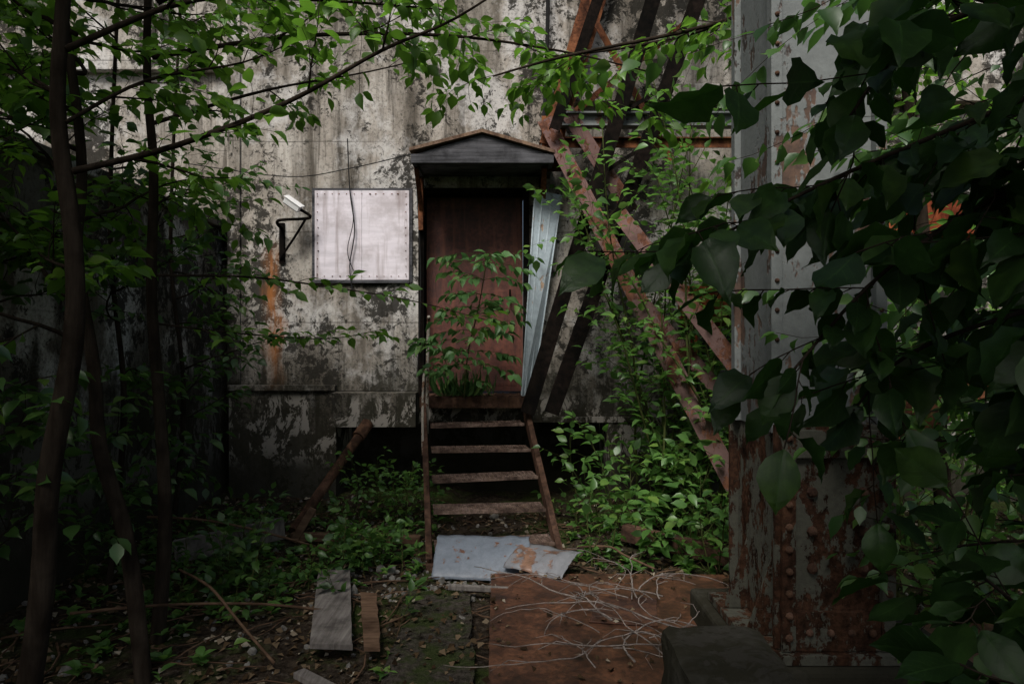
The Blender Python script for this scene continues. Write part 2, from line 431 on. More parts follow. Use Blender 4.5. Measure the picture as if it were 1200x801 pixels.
w = MB()
w.box((-1.985, 6.775, 2.19), (-1.957, 6.797, 3.125)); w.box((-1.018, 6.775, 2.19), (-.99, 6.797, 3.125))
w.box((-1.957, 6.775, 3.102), (-1.018, 6.797, 3.125)); w.box((-1.957, 6.76, 2.185), (-1.018, 6.797, 2.212))
w.build('window_frame', M_wood_x, B)
w = MB(); Rn = random.Random(4)
for i in range(13):
    for z in (2.25, 3.065): w.tube([(-1.93 + i * .0735 + Rn.gauss(0, .008), 6.758, z), (-1.93 + i * .0735, 6.764, z)], .0045, 6)
for i in range(11):
    for x in (-1.925, -1.05): w.tube([(x + Rn.gauss(0, .006), 6.757, 2.27 + i * .077), (x, 6.764, 2.27 + i * .077)], .0045, 6)
w.build('board_nails', M_rust, B)
c = MB(); ya, yb = 6.18, 6.80; pk = (-.27, 3.50); eL = (-.93, 3.33); eR = (.39, 3.31)
for (a, b_) in ((eL, pk), (pk, eR)):
    q = []
    for yy in (ya, yb):
        q += [(a[0], yy, a[1]), (b_[0], yy, b_[1]), (b_[0], yy, b_[1] + .03), (a[0], yy, a[1] + .03)]
    c.add(q, [(0, 1, 2, 3), (7, 6, 5, 4), (0, 4, 5, 1), (3, 2, 6, 7), (0, 3, 7, 4), (1, 5, 6, 2)])
c.build('canopy_roof', M_roof, B)
c = MB()
c.add([(-.88, ya + .04, 3.31), (.34, ya + .04, 3.31), (pk[0], ya + .04, pk[1] - .01), (-.88, ya + .07, 3.31), (.34, ya + .07, 3.31), (pk[0], ya + .07, pk[1] - .01)],
      [(0, 1, 2), (5, 4, 3), (0, 3, 4, 1), (1, 4, 5, 2), (2, 5, 3, 0)])
c.box((-.92, ya + .02, 3.225), (.38, ya + .06, 3.307)); c.box((-.915, ya + .062, 3.225), (-.875, yb, 3.30)); c.box((.335, ya + .062, 3.225), (.375, yb, 3.30))
c.box((-.87, ya + .062, 3.245), (.33, yb, 3.262))
c.build('canopy_fascia', M_wood_x, B, .003)
c = MB(); c.beam((-.89, 6.35, 3.22), (-.89, 6.77, 2.85), .04, .04, up=V((1, 0, 0))); c.beam((.30, 6.35, 3.22), (.30, 6.77, 2.85), .04, .05, up=V((1, 0, 0)))
c.box((.27, 6.70, 2.7), (.33, 6.795, 3.22)); c.box((-.92, 6.70, 2.7), (-.875, 6.768, 3.22))
c.build('canopy_brackets', M_rust, B)
c = MB()
c.tube(smooth_poly([(-1.62, 6.72, 3.6), (-1.60, 6.73, 3.1), (-1.55, 6.72, 2.7), (-1.6, 6.73, 2.35), (-1.57, 6.72, 2.1)]), .006, 5)
c.tube(smooth_poly([(-1.6, 6.72, 3.12), (-1.56, 6.71, 2.8), (-1.62, 6.72, 2.5), (-1.56, 6.72, 2.3)]), .004, 5)
c.tube(smooth_poly([(-3.2, 6.7, 3.35), (-2.2, 6.7, 3.22), (-1.6, 6.7, 3.3), (-.95, 6.6, 3.42)]), .005, 5)
c.tube(smooth_poly([(-.95, 6.7, 3.4), (-.93, 6.72, 3.0), (-.9, 6.72, 2.2), (-.93, 6.72, 1.3)]), .006, 5)
c.tube(smooth_poly([(.36, 6.7, 5.5), (.34, 6.7, 4.3), (.3, 6.66, 3.6)]), .02, 8)
c.build('wall_cables', M_cable, B)

sw = empty('concrete_yard_wall')
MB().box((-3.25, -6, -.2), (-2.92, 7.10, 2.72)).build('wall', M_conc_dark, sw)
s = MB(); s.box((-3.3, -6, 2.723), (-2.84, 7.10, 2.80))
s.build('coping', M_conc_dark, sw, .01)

F = empty('wall_floodlight')
f = MB(); Mx = Matrix.Translation((-2.10, 6.55, 2.92)) @ Matrix.Rotation(math.radians(35), 4, 'Y') @ Matrix.Rotation(math.radians(20), 4, 'X')
f.box((-.085, -.04, -.028), (.085, .04, .028), 0, Mx); f.box((-.10, -.048, .029), (.093, .048, .037), 0, Mx)
f.build('lamp_head', M_white, F, .008)
f = MB(); f.box((-.08, -.034, -.034), (.08, .034, -.029), 0, Mx); f.build('lamp_glass', M_glass, F)
f = MB(); f.tube(smooth_poly([(-2.05, 6.56, 2.88), (-1.95, 6.6, 2.80), (-2.25, 6.62, 2.78), (-2.28, 6.66, 2.74), (-2.28, 6.79, 2.72)]), .015, 8)
f.tube(smooth_poly([(-2.00, 6.6, 2.78), (-2.13, 6.68, 2.62), (-2.3, 6.76, 2.42)]), .012, 8); f.box((-2.31, 6.77, 2.38), (-2.26, 6.798, 2.78))
f.build('bracket', M_black, F)

S = empty('leaning_metal_panel')
s = MB()
def trap(b0, b1, t0, t1, off, m=0):
    b0, b1, t0, t1 = map(V, (b0, b1, t0, t1)); o = V((0, off, 0))
    return [b0, b1, t1, t0, b0 + o, b1 + o, t1 + o, t0 + o]
K = [(0, 1, 2, 3), (7, 6, 5, 4), (0, 4, 5, 1), (1, 5, 6, 2), (2, 6, 7, 3), (3, 7, 4, 0)]
bl, br, tl, tr = V((.09, 6.42, 1.09)), V((.20, 6.56, 1.09)), V((.22, 6.56, 3.06)), V((.49, 6.66, 3.03))
s.add(trap(bl, br, tl, tr, .006), K)
for f_ in (.0, .28, .62, .97):
    b0 = bl.lerp(br, f_); t0 = tl.lerp(tr, f_)
    s.beam(b0 + V((0, -.010, .01)), t0 + V((0, -.010, -.01)), .012, .016)
s.build('sheet', M_sheet2, S)

# ------------------------------------------------------------------ stairs
ST = empty('steel_staircase')
def sc(t): return V((-.325 + .19 * t, 6.3 - 1.22 * t, 0))
s = MB(); tr_ = MB()
zs = [.85, .67, .485, .30, .115]
for i, z in enumerate(zs):
    t = i / 4; c = sc(t); Mx = Matrix.Translation((c.x, c.y, z)) @ Matrix.Rotation(math.radians(8.8 + (i % 3 - 1) * .6), 4, 'Z') @ Matrix.Rotation(math.radians((i % 2 - .5) * 1.2), 4, 'Y')
    hw = .425 + .015 * t
    tr_.box((-hw, -.120, -.020), (hw, -.114, .006), 0, Mx)
    tr_.box((-hw, .112, -.024), (hw, .118, .004), 0, Mx)
    for k in range(6): tr_.box((-hw, -.09 + k * .036, -.018), (hw, -.086 + k * .036, .0), 0, Mx)
    for k in range(25):
        x = -hw + .02 + k * (2 * hw - .04) / 24
        tr_.box((x - .0018, -.113, -.010), (x + .0018, .111, .003), 0, Mx)
tr_.build('grate_treads', M_tread, ST)
a, b = sc(-.12), sc(1.10)
for sd in (-1, 1):
    off = V((sd * .455, sd * .07, 0))
    p = a + off + V((0, 0, .97)); q = b + off + V((0, 0, .0))
    s.angle(p, q, .13, .008, up=V((sd, 0, 0)), both=True, fl=.045)
    s.box((q.x - .04, q.y - .06, -.03), (q.x + .04, q.y + .06, .02))
s.build('stringers', M_string, ST)
l = MB(); l.box((-.86, 6.44, 1.03), (.16, 6.855, 1.085)); l.box((-.87, 6.42, .98), (.17, 6.438, 1.08))
for k in range(14): l.box((-.84 + k * .074, 6.445, 1.086), (-.82 + k * .074, 6.85, 1.094))
l.build('landing', M_string, ST)
h = MB()
h.tube(smooth_poly([(-.79, 6.35, .75), (-.785, 6.33, 1.3), (-.77, 6.30, 1.78), (-.755, 6.2, 1.82)]), .015, 8)
h.tube(smooth_poly([(-.79, 6.34, 1.35), (-.80, 6.2, 1.30), (-.78, 5.95, 1.0), (-.77, 5.9, .62)]), .011, 8)
h.build('handrail', M_rail, ST, smooth=True)

def corr(name, c, size, rotz, tilt, mat, amp=.018, seed=1, bend=.1):
    e = empty(name); m = MB(); nx_, ny_ = 40, 12; vs = []
    Mx = Matrix.Translation(c) @ Matrix.Rotation(rotz, 4, 'Z') @ Matrix.Rotation(tilt, 4, 'X')
    for j in range(ny_ + 1):
        for i in range(nx_ + 1):
            u = i / nx_ - .5; v = j / ny_ - .5
            z = amp * abs(math.sin(u * 5 * math.pi)) + .03 * noise.noise(V((u * 2 + seed, v * 2, seed))) - bend * (v + .5) ** 2.5
            vs.append(Mx @ V((u * size[0] + .015 * noise.noise(V((seed, v * 6, 1))), v * size[1] + .015 * noise.noise(V((u * 5, seed, 3))), z)))
    fs = [(j * (nx_ + 1) + i, j * (nx_ + 1) + i + 1, (j + 1) * (nx_ + 1) + i + 1, (j + 1) * (nx_ + 1) + i) for j in range(ny_) for i in range(nx_)]
    m.add(vs, fs); ob = m.build('sheet', mat, e, smooth=True)
    so = ob.modifiers.new('s', 'SOLIDIFY'); so.thickness = .004
    return e
corr('bent_metal_sheet', (-.21, 4.74, .13), (.66, .38), math.radians(-2), math.radians(46), M_sheet, .006, 3, .10)
corr('bent_metal_sheet', (.20, 4.62, .17), (.44, .34), math.radians(-30), math.radians(34), M_sheet_b, .004, 9, .14)

# ------------------------------------------------------------------ steel framework
SF = empty('steel_truss')
s = MB()
A0, A1, B0_, B1_ = V((.14, 6.2, .95)), V((1.98, 6.2, 7.0)), V((.36, 6.2, .95)), V((2.50, 6.2, 7.0))
s.angle(A0, A1, .11, .012, both=True, fl=.07); s.angle(B0_, B1_, .11, .012, both=True, fl=.07)
s.angle((.38, 6.1, 3.5), (1.08, 6.1, 5.6), .08, .010, both=True, fl=.06)
for i in range(9):
    t0 = .18 + i * .09; o = V((0, .05, 0))
    s.beam((A0 + o).lerp(A1 + o, t0), (B0_ + o).lerp(B1_ + o, t0 + .045), .035, .008)
s.build('main_legs', M_black, SF)
s = MB()
s.angle((.30, 6.33, 3.66), (1.70, 5.0, .40), .14, .01)
s.angle((.50, 6.35, 3.75), (1.10, 6.30, 2.80), .13, .01)
s.angle((.95, 6.1, 2.75), (1.85, 4.9, 1.1), .13, .01)
s.angle((1.05, 6.0, 2.05), (2.3, 4.9, .3), .11, .01)
s.build('braces', M_brown, SF)
s = MB()
s.angle((.33, 6.40, 3.45), (.95, 6.55, 5.6), .13, .01, both=True)
s.angle((.42, 6.56, 3.4), (1.0, 6.6, 5.3), .06, .008)
s.beam((.55, 6.5, 3.75), (1.8, 6.5, 4.75), .06, .01)
s.beam((1.5, 6.4, 3.3), (.6, 6.5, 5.0), .06, .01)
s.box((.28, 6.41, 3.2), (.50, 6.42, 3.72))
s.box((.45, 6.40, 3.42), (3.3, 6.41, 3.50)); s.box((.45, 6.36, 3.50), (3.3, 6.41, 3.51))
s.build('rusty_struts', M_rust, SF)
s = MB()
s.box((.45, 6.32, 3.72), (3.3, 6.44, 3.735)); s.box((.45, 6.375, 3.62), (3.3, 6.385, 3.72)); s.box((.45, 6.32, 3.605), (3.3, 6.44, 3.62))
s.build('cross_beam', M_col, SF)
s = MB()
for p_ in ((.40, 6.36, 3.35), (.45, 6.3, 3.6), (.62, 6.3, 3.68), (.9, 6.3, 3.68), (1.3, 6.3, 3.68)):
    for dz in (0, .07): s.tube([(p_[0], p_[1] - .01, p_[2] + dz), (p_[0], p_[1] + .03, p_[2] + dz)], .012, 6)
s.build('bolts', M_rust, SF)

C = empty('steel_column')
s = MB()
s.box((1.19, 3.04, 1.20), (1.60, 3.05, 7)); s.box((1.19, 3.50, 1.20), (1.60, 3.51, 7)); s.box((1.17, 3.06, 1.20), (1.182, 3.49, 7)); s.box((1.61, 3.06, 1.20), (1.622, 3.49, 7))
for x0, x1 in ((1.14, 1.188), (1.602, 1.65)):
    for y0, y1 in ((3.0, 3.055), (3.495, 3.55)): s.box((x0, y0, 1.2), (x1, y1, 7))
s.build('shaft', M_col, C, .002)
s = MB()
s.box((1.14, 2.96, .27), (1.66, 2.985, 1.24)); s.box((1.14, 3.57, .27), (1.66, 3.595, 1.24)); s.box((1.18, 2.987, .27), (1.63, 3.568, 1.235))
s.box((1.05, 2.90, .225), (1.72, 3.65, .265)); s.box((1.16, 2.93, .27), (1.22, 2.958, 1.24)); s.box((1.59, 2.93, .27), (1.65, 2.958, 1.24))
s.box((1.222, 2.935, .27), (1.588, 2.957, .44)); s.box((1.222, 2.935, 1.10), (1.588, 2.957, 1.22))
for y_ in (3.1, 3.42): s.add([(1.18, y_, .27), (1.06, y_, .27), (1.18, y_, .62), (1.18, y_ + .015, .27), (1.06, y_ + .015, .27), (1.18, y_ + .015, .62)], [(0, 1, 2), (5, 4, 3), (0, 3, 4, 1), (1, 4, 5, 2)])
s.build('base_plates', M_colbase, C, .003)
s = MB()
def rivet(m, x, y, z, r=.014):
    vs = []; k = 8
    for a_, rr in ((0, r), (.6 * r, r * .85), (r, r * .3)):
        vs += [(x + rr * math.cos(2 * math.pi * j / k), y - a_, z + rr * math.sin(2 * math.pi * j / k)) for j in range(k)]
    m.add(vs, [(i * k + j, i * k + (j + 1) % k, (i + 1) * k + (j + 1) % k, (i + 1) * k + j) for i in range(2) for j in range(k)] + [tuple(2 * k + j for j in range(k))])
for i in range(10):
    for x in (1.19, 1.62): rivet(s, x, 2.93, .33 + i * .095, .017)
for x in (1.28, 1.37, 1.46, 1.55):
    for z in (.35, 1.16): rivet(s, x, 2.935, z, .017)
for z in (.62, .78, .95): rivet(s, 1.30, 2.958, z, .024); rivet(s, 1.52, 2.958, z, .024)
for i in range(40):
    for x in (1.165, 1.625): rivet(s, x, 3.0, 1.35 + i * .13, .011)
s.build('rivets', M_string, C)
s = MB(); s.box((1.0, 2.85, -.2), (2.0, 3.85, .22)); s.build('footing', M_conc_in, C, .02)
def rough_block(name, lo, hi, mat, seed):
    bm = bmesh.new(); bmesh.ops.create_cube(bm, size=1)
    bmesh.ops.subdivide_edges(bm, edges=bm.edges[:], cuts=9, use_grid_fill=True)
    for v in bm.verts:
        p = V([lo[i] + (v.co[i] + .5) * (hi[i] - lo[i]) for i in range(3)])
        k = sum(abs(abs(v.co[i]) - .5) < 1e-4 for i in range(3)); cen = V([(lo[i] + hi[i]) / 2 for i in range(3)])
        p += (cen - p).normalized() * (.012 * (k - 1) + .03 * abs(noise.noise(p * 9 + V((seed, 0, 0))))) + V((noise.noise(p * 5), noise.noise(p * 5 + V((9, 0, 0))), noise.noise(p * 5 + V((0, 9, 0))))) * .012
        v.co = p
    me = bpy.data.meshes.new(name + '_mesh'); bm.to_mesh(me); bm.free(); me.materials.append(mat)
    o = bpy.data.objects.new(name, me); scene.collection.objects.link(o)
rough_block('concrete_block', (.60, 2.25, -.1), (1.0, 2.80, .45), M_conc_in, 3)

e = empty('rusty_steel_beam'); s = MB(); s.angle((2.1, 4.1, .95), (3.3, 4.3, 1.55), .2, .012, both=True); s.build('beam', M_rust, e)
M_tank = rust('red_tank', (.2, .05, .025), (.3, .09, .04), (.08, .02, .012), spec=.2)
e = empty('rusty_tank'); s = MB(); s.tube([(1.6, 6.45, 1.93), (1.63, 6.45, 1.93), (2.25, 6.45, 1.93), (2.28, 6.45, 1.93)], [.14, .2, .2, .14], 20); s.box((1.7, 6.4, 1.2), (1.74, 6.5, 1.75)); s.box((2.1, 6.4, 1.2), (2.14, 6.5, 1.75)); s.tube([(1.9, 6.45, 2.1), (1.9, 6.45, 2.3), (1.9, 6.79, 2.3)], .03, 8); s.build('shell', M_tank, e, smooth=False)
e = empty('rusty_duct'); s = MB(); s.box((3.1, 6.0, 2.55), (4.2, 6.3, 2.85)); s.box((3.06, 5.97, 2.52), (3.1, 6.33, 2.88)); s.box((3.6, 5.97, 2.52), (3.64, 6.33, 2.88)); s.box((3.3, 6.3, 2.66), (3.34, 6.8, 2.7)); s.build('duct', M_tank, e, .004)
e = empty('scrap_plate'); s = MB(); s.box((-.3, -.25, 0), (.3, .25, .01), 0, Matrix.Translation((2.35, 3.3, .12)) @ Matrix.Rotation(.5, 4, 'Z') @ Matrix.Rotation(.2, 4, 'X')); s.box((-.3, -.26, 0), (.3, -.25, .05), 0, Matrix.Translation((2.35, 3.3, .12)) @ Matrix.Rotation(.5, 4, 'Z') @ Matrix.Rotation(.2, 4, 'X')); s.build('plate', M_rustpl, e)

# ------------------------------------------------------------------ things on the ground
def slab_obj(name, pts, z, th, mat, jag=.0, tilt=0, seed=0):
    e = empty(name); R = random.Random(seed); out = []
    for i in range(len(pts)):
        p, q = V((*pts[i], 0)), V((*pts[(i + 1) % len(pts)], 0)); n_ = max(1, int((q - p).length / .08)) if jag else 1
        for k in range(n_):
            r_ = p.lerp(q, k / n_); out.append((r_.x + R.gauss(0, jag), r_.y + R.gauss(0, jag)))
    n_ = len(out)
    cy = sum(p[1] for p in out) / n_
    vs = [(x, y, z + (y - cy) * tilt) for x, y in out] + [(x, y, z + th + (y - cy) * tilt) for x, y in out]
    m = MB().add(vs, [tuple(range(n_))[::-1], tuple(range(n_, 2 * n_))] + [(i, (i + 1) % n_, n_ + (i + 1) % n_, n_ + i) for i in range(n_)])
    m.build('slab', mat, e, .003); return e
slab_obj('rusty_steel_plate', [(-.10, 2.75), (1.45, 2.8), (1.5, 4.5), (-.14, 4.52)], .05, .02, M_rustpl, .002, 0, 2)
slab_obj('rusty_steel_plate', [(.42, 3.72), (.78, 3.66), (.86, 4.05), (.5, 4.1)], .074, .008, rust('dark_plate', (.06, .026, .016), (.11, .05, .028), (.02, .01, .008)), .002, 0, 5)
slab_obj('paving_slab', [(-.58, 2.8), (-.15, 2.8), (-.2, 3.62), (-.62, 3.60)], .0, .032, M_slab, .010, 0, 3)
slab_obj('paving_slab', [(-.62, 3.66), (-.22, 3.67), (-.26, 4.3), (-.66, 4.35)], .0, .022, M_slab, .012, .01, 4)
slab_obj('grey_plank', [(-1.02, 3.44), (-.80, 3.42), (-1.08, 4.55), (-1.29, 4.55)], .055, .03, M_wood_g, .0015, .0, 6)
slab_obj('broken_plank', [(-.74, 3.42), (-.66, 3.42), (-.82, 4.15), (-.93, 4.18)], .05, .025, M_wood_b, .003, 0, 7)
e = empty('timber_beam'); s = MB(); s.beam((-2.35, 4.75, .14), (-1.72, 5.15, .20), .05, .16, up=V((0, 0, 1))); s.build('timber', M_wood_g, e, .006)
e = empty('timber_beam'); s = MB(); s.beam((-1.75, 5.42, .06), (-.72, 5.36, .05), .07, .06, up=V((0, 0, 1))); s.beam((-1.72, 5.36, .03), (-1.6, 5.5, .26), .06, .04); s.build('timber', M_wood_b, e, .005)
e = empty('timber_beam'); s = MB(); s.beam((-.40, 4.30, .06), (-.02, 4.26, .055), .04, .03, up=V((0, 0, 1))); s.beam((-1.0, 3.2, .05), (-.75, 3.0, .05), .06, .03, up=V((0, 0, 1))); s.build('timber', M_wood_g, e, .004)
e = empty('rusty_pipe'); s = MB(); s.tube([(-1.76, 5.5, .08), (-1.37, 6.35, .80)], .042, 14); s.tube([(-1.41, 6.26, .73), (-1.35, 6.39, .84)], .058, 14); s.build('pipe', rust('pipe_rust', (.08, .045, .03), (.16, .09, .06), (.025, .016, .012), spec=.2), e, smooth=False)
e = empty('steel_channel'); s = MB(); s.angle((.85, 5.3, .12), (1.7, 4.75, .05), .1, .01, both=True); s.build('channel', M_string, e)

e = empty('dry_vines'); R = random.Random(8); s = MB()
for i in range(26):
    x0 = R.uniform(.35, .95); y0 = R.uniform(3.1, 4.1); a = R.gauss(2.2, 1.0); L = R.uniform(.3, 1.1); pts = []; cur = R.gauss(0, 1.8)
    n_ = 14; x, y = x0, y0; ph = R.uniform(0, 6)
    for k in range(n_ + 1):
        pts.append((x, y, .095 + .05 * math.sin(math.pi * k / n_) * R.uniform(.8, 1.) + i * .0012))
        x += math.cos(a) * L / n_; y += math.sin(a) * L / n_; a += cur / n_ + .16 * math.sin(k * .9 + ph) + R.gauss(0, .12)
    r0 = R.uniform(.0025, .0055)
    s.tube(pts, [r0 * (1 - .6 * k / n_) for k in range(n_ + 1)], 5)
    for k in (4, 8):
        b_ = a + R.choice([-1, 1]) * .9; l2 = R.uniform(.08, .2)
        s.tube([pts[k], (pts[k][0] + math.cos(b_) * l2 * .5, pts[k][1] + math.sin(b_) * l2 * .5, pts[k][2] + .015), (pts[k][0] + math.cos(b_ + .3) * l2, pts[k][1] + math.sin(b_ + .3) * l2, pts[k][2])], [r0 * .6, r0 * .5, r0 * .3], 4)
s.build('vines', M_vine, e, smooth=True)
e = empty('fallen_twigs'); s = MB()
for i in range(260):
    x0 = R.uniform(-3, 2.2); y0 = R.uniform(2.6, 6.3); a = R.uniform(0, 6.28); L = R.uniform(.1, .7) ; pts = []
    for k in range(6):
        pts.append((x0, y0, gh(x0, y0) + .02 + .02 * R.random())); x0 += math.cos(a) * L / 5; y0 += math.sin(a) * L / 5; a += R.gauss(0, .2)
    s.tube(pts, [.006 * (1 - .12 * k) * (.5 + L) for k in range(6)], 4)
for p, q in (((-2.2, 3.4, .25), (-1.0, 3.9, .06)), ((-1.9, 3.9, .3), (-1.15, 3.3, .05)), ((-2.3, 4.3, .5), (-1.3, 4.9, .1)), ((.5, 5.0, .1), (.95, 4.55, .09))):
    s.tube(smooth_poly([p, V(p).lerp(V(q), .3) + V((.05, -.05, .06)), V(p).lerp(V(q), .7) + V((-.03, .04, .03)), q]), .008, 5)
s.build('twigs', M_wood_b, e, smooth=True)

lv = Leaves()
for i in range(12000):
    x = R.uniform(-3, 4.5); y = R.uniform(2.5, 6.7); zz = None
    if -.13 < x < 1.42 and 2.8 < y < 4.5:
        if R.random() < .93 - (.5 if (y > 4.35 or x < -.05) else 0): continue
        zz = .078
    z = zz or gh(x, y) + .008
    if -.64 < x < -.15 and 2.8 < y < 4.35:
        if R.random() < .5: continue
        z = .037
    a = R.uniform(0, 6.28); lv.add((x, y, z + R.random() * .012), (math.cos(a), math.sin(a), R.gauss(0, .2)), V((0, 0, 1)) + rv(R) * .35, R.uniform(.015, .055))
e = empty('leaf_litter'); lv.build('dead_leaves', M_litter, e, 0, 5)
e = empty('rubble'); s = MB()
bm = bmesh.new(); bmesh.ops.create_icosphere(bm, subdivisions=1, radius=1); iv = [v.co.copy() for v in bm.verts]; ifc = [tuple(v.index for v in f.verts) for f in bm.faces]; bm.free()
for i in range(1000):
    x = R.uniform(-2.9, 3.0); y = R.uniform(2.6, 6.6)
    if i < 300: x = R.gauss(-.45, .28); y = R.uniform(4.25, 5.1)
    if -.15 < x < 1.45 and 2.7 < y < 4.55: continue
    r = R.uniform(.006, .022) * (2.2 if R.random() < .06 else 1); sq = [R.uniform(.6, 1.3) for _ in range(3)]
    Mx = Matrix.Rotation(R.uniform(0, 6), 3, rv(R).normalized())
    s.add([Mx @ V((v.x * sq[0], v.y * sq[1], v.z * sq[2])) * r * R.uniform(.8, 1.15) + V((x, y, gh(x, y) + r * .3)) for v in iv], ifc)
s.build('stones', M_stone, e)

# ------------------------------------------------------------------ vegetation
cT = dict(kids=[4, 4, 4], leaf=.085, step=.05, wob=.13, up=.0, flat=.45, lfl=1, jit=.4, shr=(.4, .65), droop=.3, w=.85)
def tree1(R, mb, lv):
    tr = smooth_poly([(-2.05, 2.85, -.05), (-1.93, 2.8, .55), (-1.9, 2.8, 1.04), (-1.80, 2.8, 1.6), (-1.8, 2.8, 2.02), (-1.86, 2.8, 2.5), (-1.84, 2.8, 3.0), (-1.7, 2.8, 4.6), (-1.75, 2.9, 6.2)], 5)
    mb.tube(tr, np.linspace(.050, .02, len(tr)).tolist(), 10)
    for pts, r, kk in (([(-1.8, 2.8, 2.3), (-1.4, 2.85, 2.42), (-.95, 2.9, 2.62), (-.56, 2.95, 2.86), (-.25, 3.0, 3.02), (.1, 3.1, 3.3)], .014, [3, 6]),
                   ([(-1.83, 2.8, 2.8), (-1.4, 3.0, 3.1), (-.9, 3.2, 3.2), (-.3, 3.4, 3.25)], .014, [4, 8]),
                   ([(-1.83, 2.8, 2.5), (-1.6, 3.0, 2.75), (-1.3, 3.3, 2.95), (-1.1, 3.5, 3.15)], .010, [4, 7]),
                   ([(-1.84, 2.8, 2.6), (-2.2, 3.0, 2.8), (-2.6, 3.3, 2.9)], .012, [4, 8]),
                   ([(-1.8, 2.8, 1.9), (-2.2, 3.2, 2.0), (-2.6, 3.6, 2.2)], .010, [4, 8])):
        pp = smooth_poly(pts, 5); mb.tube(pp, np.linspace(r, r * .25, len(pp)).tolist(), 6)
        along(R, mb, lv, pp, .7, r, 2, dict(cT, kids=kk), .12)
    for i in range(5):
        a = R.uniform(0, 6.28); grow(R, mb, lv, (-1.72, 2.85, 3.6 + i * .4), (math.cos(a), math.sin(a), .4), 1.5, .018, 2, cT)
def tree2(R, mb, lv):
    tr = smooth_poly([(-1.72, 3.2, -.05), (-1.8, 3.2, .64), (-1.93, 3.2, 1.1), (-1.96, 3.2, 1.48), (-2.04, 3.2, 2.0), (-2.02, 3.2, 2.5), (-2.15, 3.2, 3.6), (-2.3, 3.2, 5.8)], 6)
    mb.tube(tr, np.linspace(.040, .015, len(tr)).tolist(), 10)
    for i in range(14):
        a = R.uniform(1.1, 4.2); z = 1.6 + i * .18; grow(R, mb, lv, (-2.04, 3.2, z), (math.cos(a), math.sin(a), .35), .9, .012, 2, cT)
def tree3(R, mb, lv):
    tr = smooth_poly([(-1.9, 3.65, -.05), (-1.83, 3.6, .6), (-1.85, 3.6, 1.15), (-1.90, 3.6, 1.83), (-1.89, 3.6, 2.5), (-1.92, 3.6, 3.4), (-1.8, 3.7, 6.0)], 6)
    mb.tube(tr, np.linspace(.040, .015, len(tr)).tolist(), 10)
    for pts, r, kk, LL, lvl in (([(-1.9, 3.6, 1.95), (-1.5, 3.9, 1.97), (-1.1, 4.1, 1.93), (-.6, 4.2, 1.85), (-.1, 4.3, 1.72)], .008, [7], .42, 1),
                   ([(-1.9, 3.6, 1.7), (-1.6, 4.0, 1.65), (-1.2, 4.4, 1.62), (-.9, 4.6, 1.68)], .007, [7], .42, 1),
                   ([(-1.9, 3.6, 3.1), (-1.2, 3.8, 3.3), (-.4, 3.9, 3.35), (.3, 4.0, 3.3), (.9, 4.1, 3.2)], .014, [4, 7], .8, 2),
                   ([(-1.9, 3.6, 2.75), (-1.5, 4.2, 3.15), (-1.0, 4.8, 3.5), (-.5, 5.2, 3.8)], .012, [4, 7], .6, 2),
                   ([(-1.9, 3.6, 2.3), (-2.1, 4.2, 2.5), (-2.3, 4.9, 2.7)], .010, [3, 6], .7, 2)):
        pp = smooth_poly(pts, 5); mb.tube(pp, np.linspace(r, r * .25, len(pp)).tolist(), 6)
        along(R, mb, lv, pp, LL, r, lvl, dict(cT, kids=kk), .15)
    for i in range(6):
        a = R.uniform(-1.2, 1.2); grow(R, mb, lv, (-1.88, 3.62, 3.4 + i * .3), (math.cos(a), math.sin(a), .4), 1.5, .018, 2, cT)
def tree4(R, mb, lv):
    for bx, by in ((-2.6, 4.4), (-2.6, 5.2), (-2.7, 3.2)):
        tr = smooth_poly([(bx, by, 0), (bx + .1, by, 1.2), (bx - .05, by + .1, 2.4), (bx + .1, by, 4.6)], 6)
        mb.tube(tr, np.linspace(.022, .01, len(tr)).tolist(), 8)
        for i in range(12):
            a = R.uniform(-1.6, 1.6); grow(R, mb, lv, tr[int(3 + i * 1.2)], (math.cos(a) * .7, math.sin(a), .3), .7, .008, 1, dict(cT, kids=[6]))
def tree5(R, mb, lv):
    for pts, r in (([(2.6, 4.6, 4.2), (1.9, 4.5, 3.9), (1.2, 4.4, 3.6), (.7, 4.3, 3.45), (.2, 4.2, 3.35)], .02),
                   ([(2.6, 4.6, 4.2), (1.8, 4.2, 3.75), (1.1, 3.9, 3.4), (.3, 3.7, 3.15), (-.1, 3.6, 3.0)], .018),
                   ([(2.6, 4.6, 3.9), (2.5, 4.4, 3.3), (2.1, 4.2, 2.9), (1.6, 4.2, 2.75)], .018)):
        pp = smooth_poly(pts, 5); mb.tube(pp, np.linspace(r, r * .25, len(pp)).tolist(), 6)
        along(R, mb, lv, pp, .75, r, 2, dict(cT, kids=[4, 6]), .2)
    tr = smooth_poly([(3.0, 4.7, 0), (2.9, 4.7, 1.5), (2.7, 4.6, 3), (2.55, 4.6, 4.3), (2.4, 4.6, 6)], 6)
    mb.tube(tr, np.linspace(.06, .02, len(tr)).tolist(), 10)
    for i in range(15):
        a = R.uniform(0, 6.28); grow(R, mb, lv, (2.75, 4.65, 1.4 + i * .3), (math.cos(a), math.sin(a), .3), 1.1, .016, 2, dict(cT, kids=[4, 4]))
cnt = []
cnt.append(plant('young_tree', L_tree, M_bark, 1, tree1)); cnt.append(plant('young_tree', L_tree, M_bark, 2, tree2))
cnt.append(plant('young_tree', L_tree, M_bark, 3, tree3)); cnt.append(plant('young_tree', L_dark, M_bark, 4, tree4))
cnt.append(plant('young_tree', L_tree, M_bark, 5, tree5))

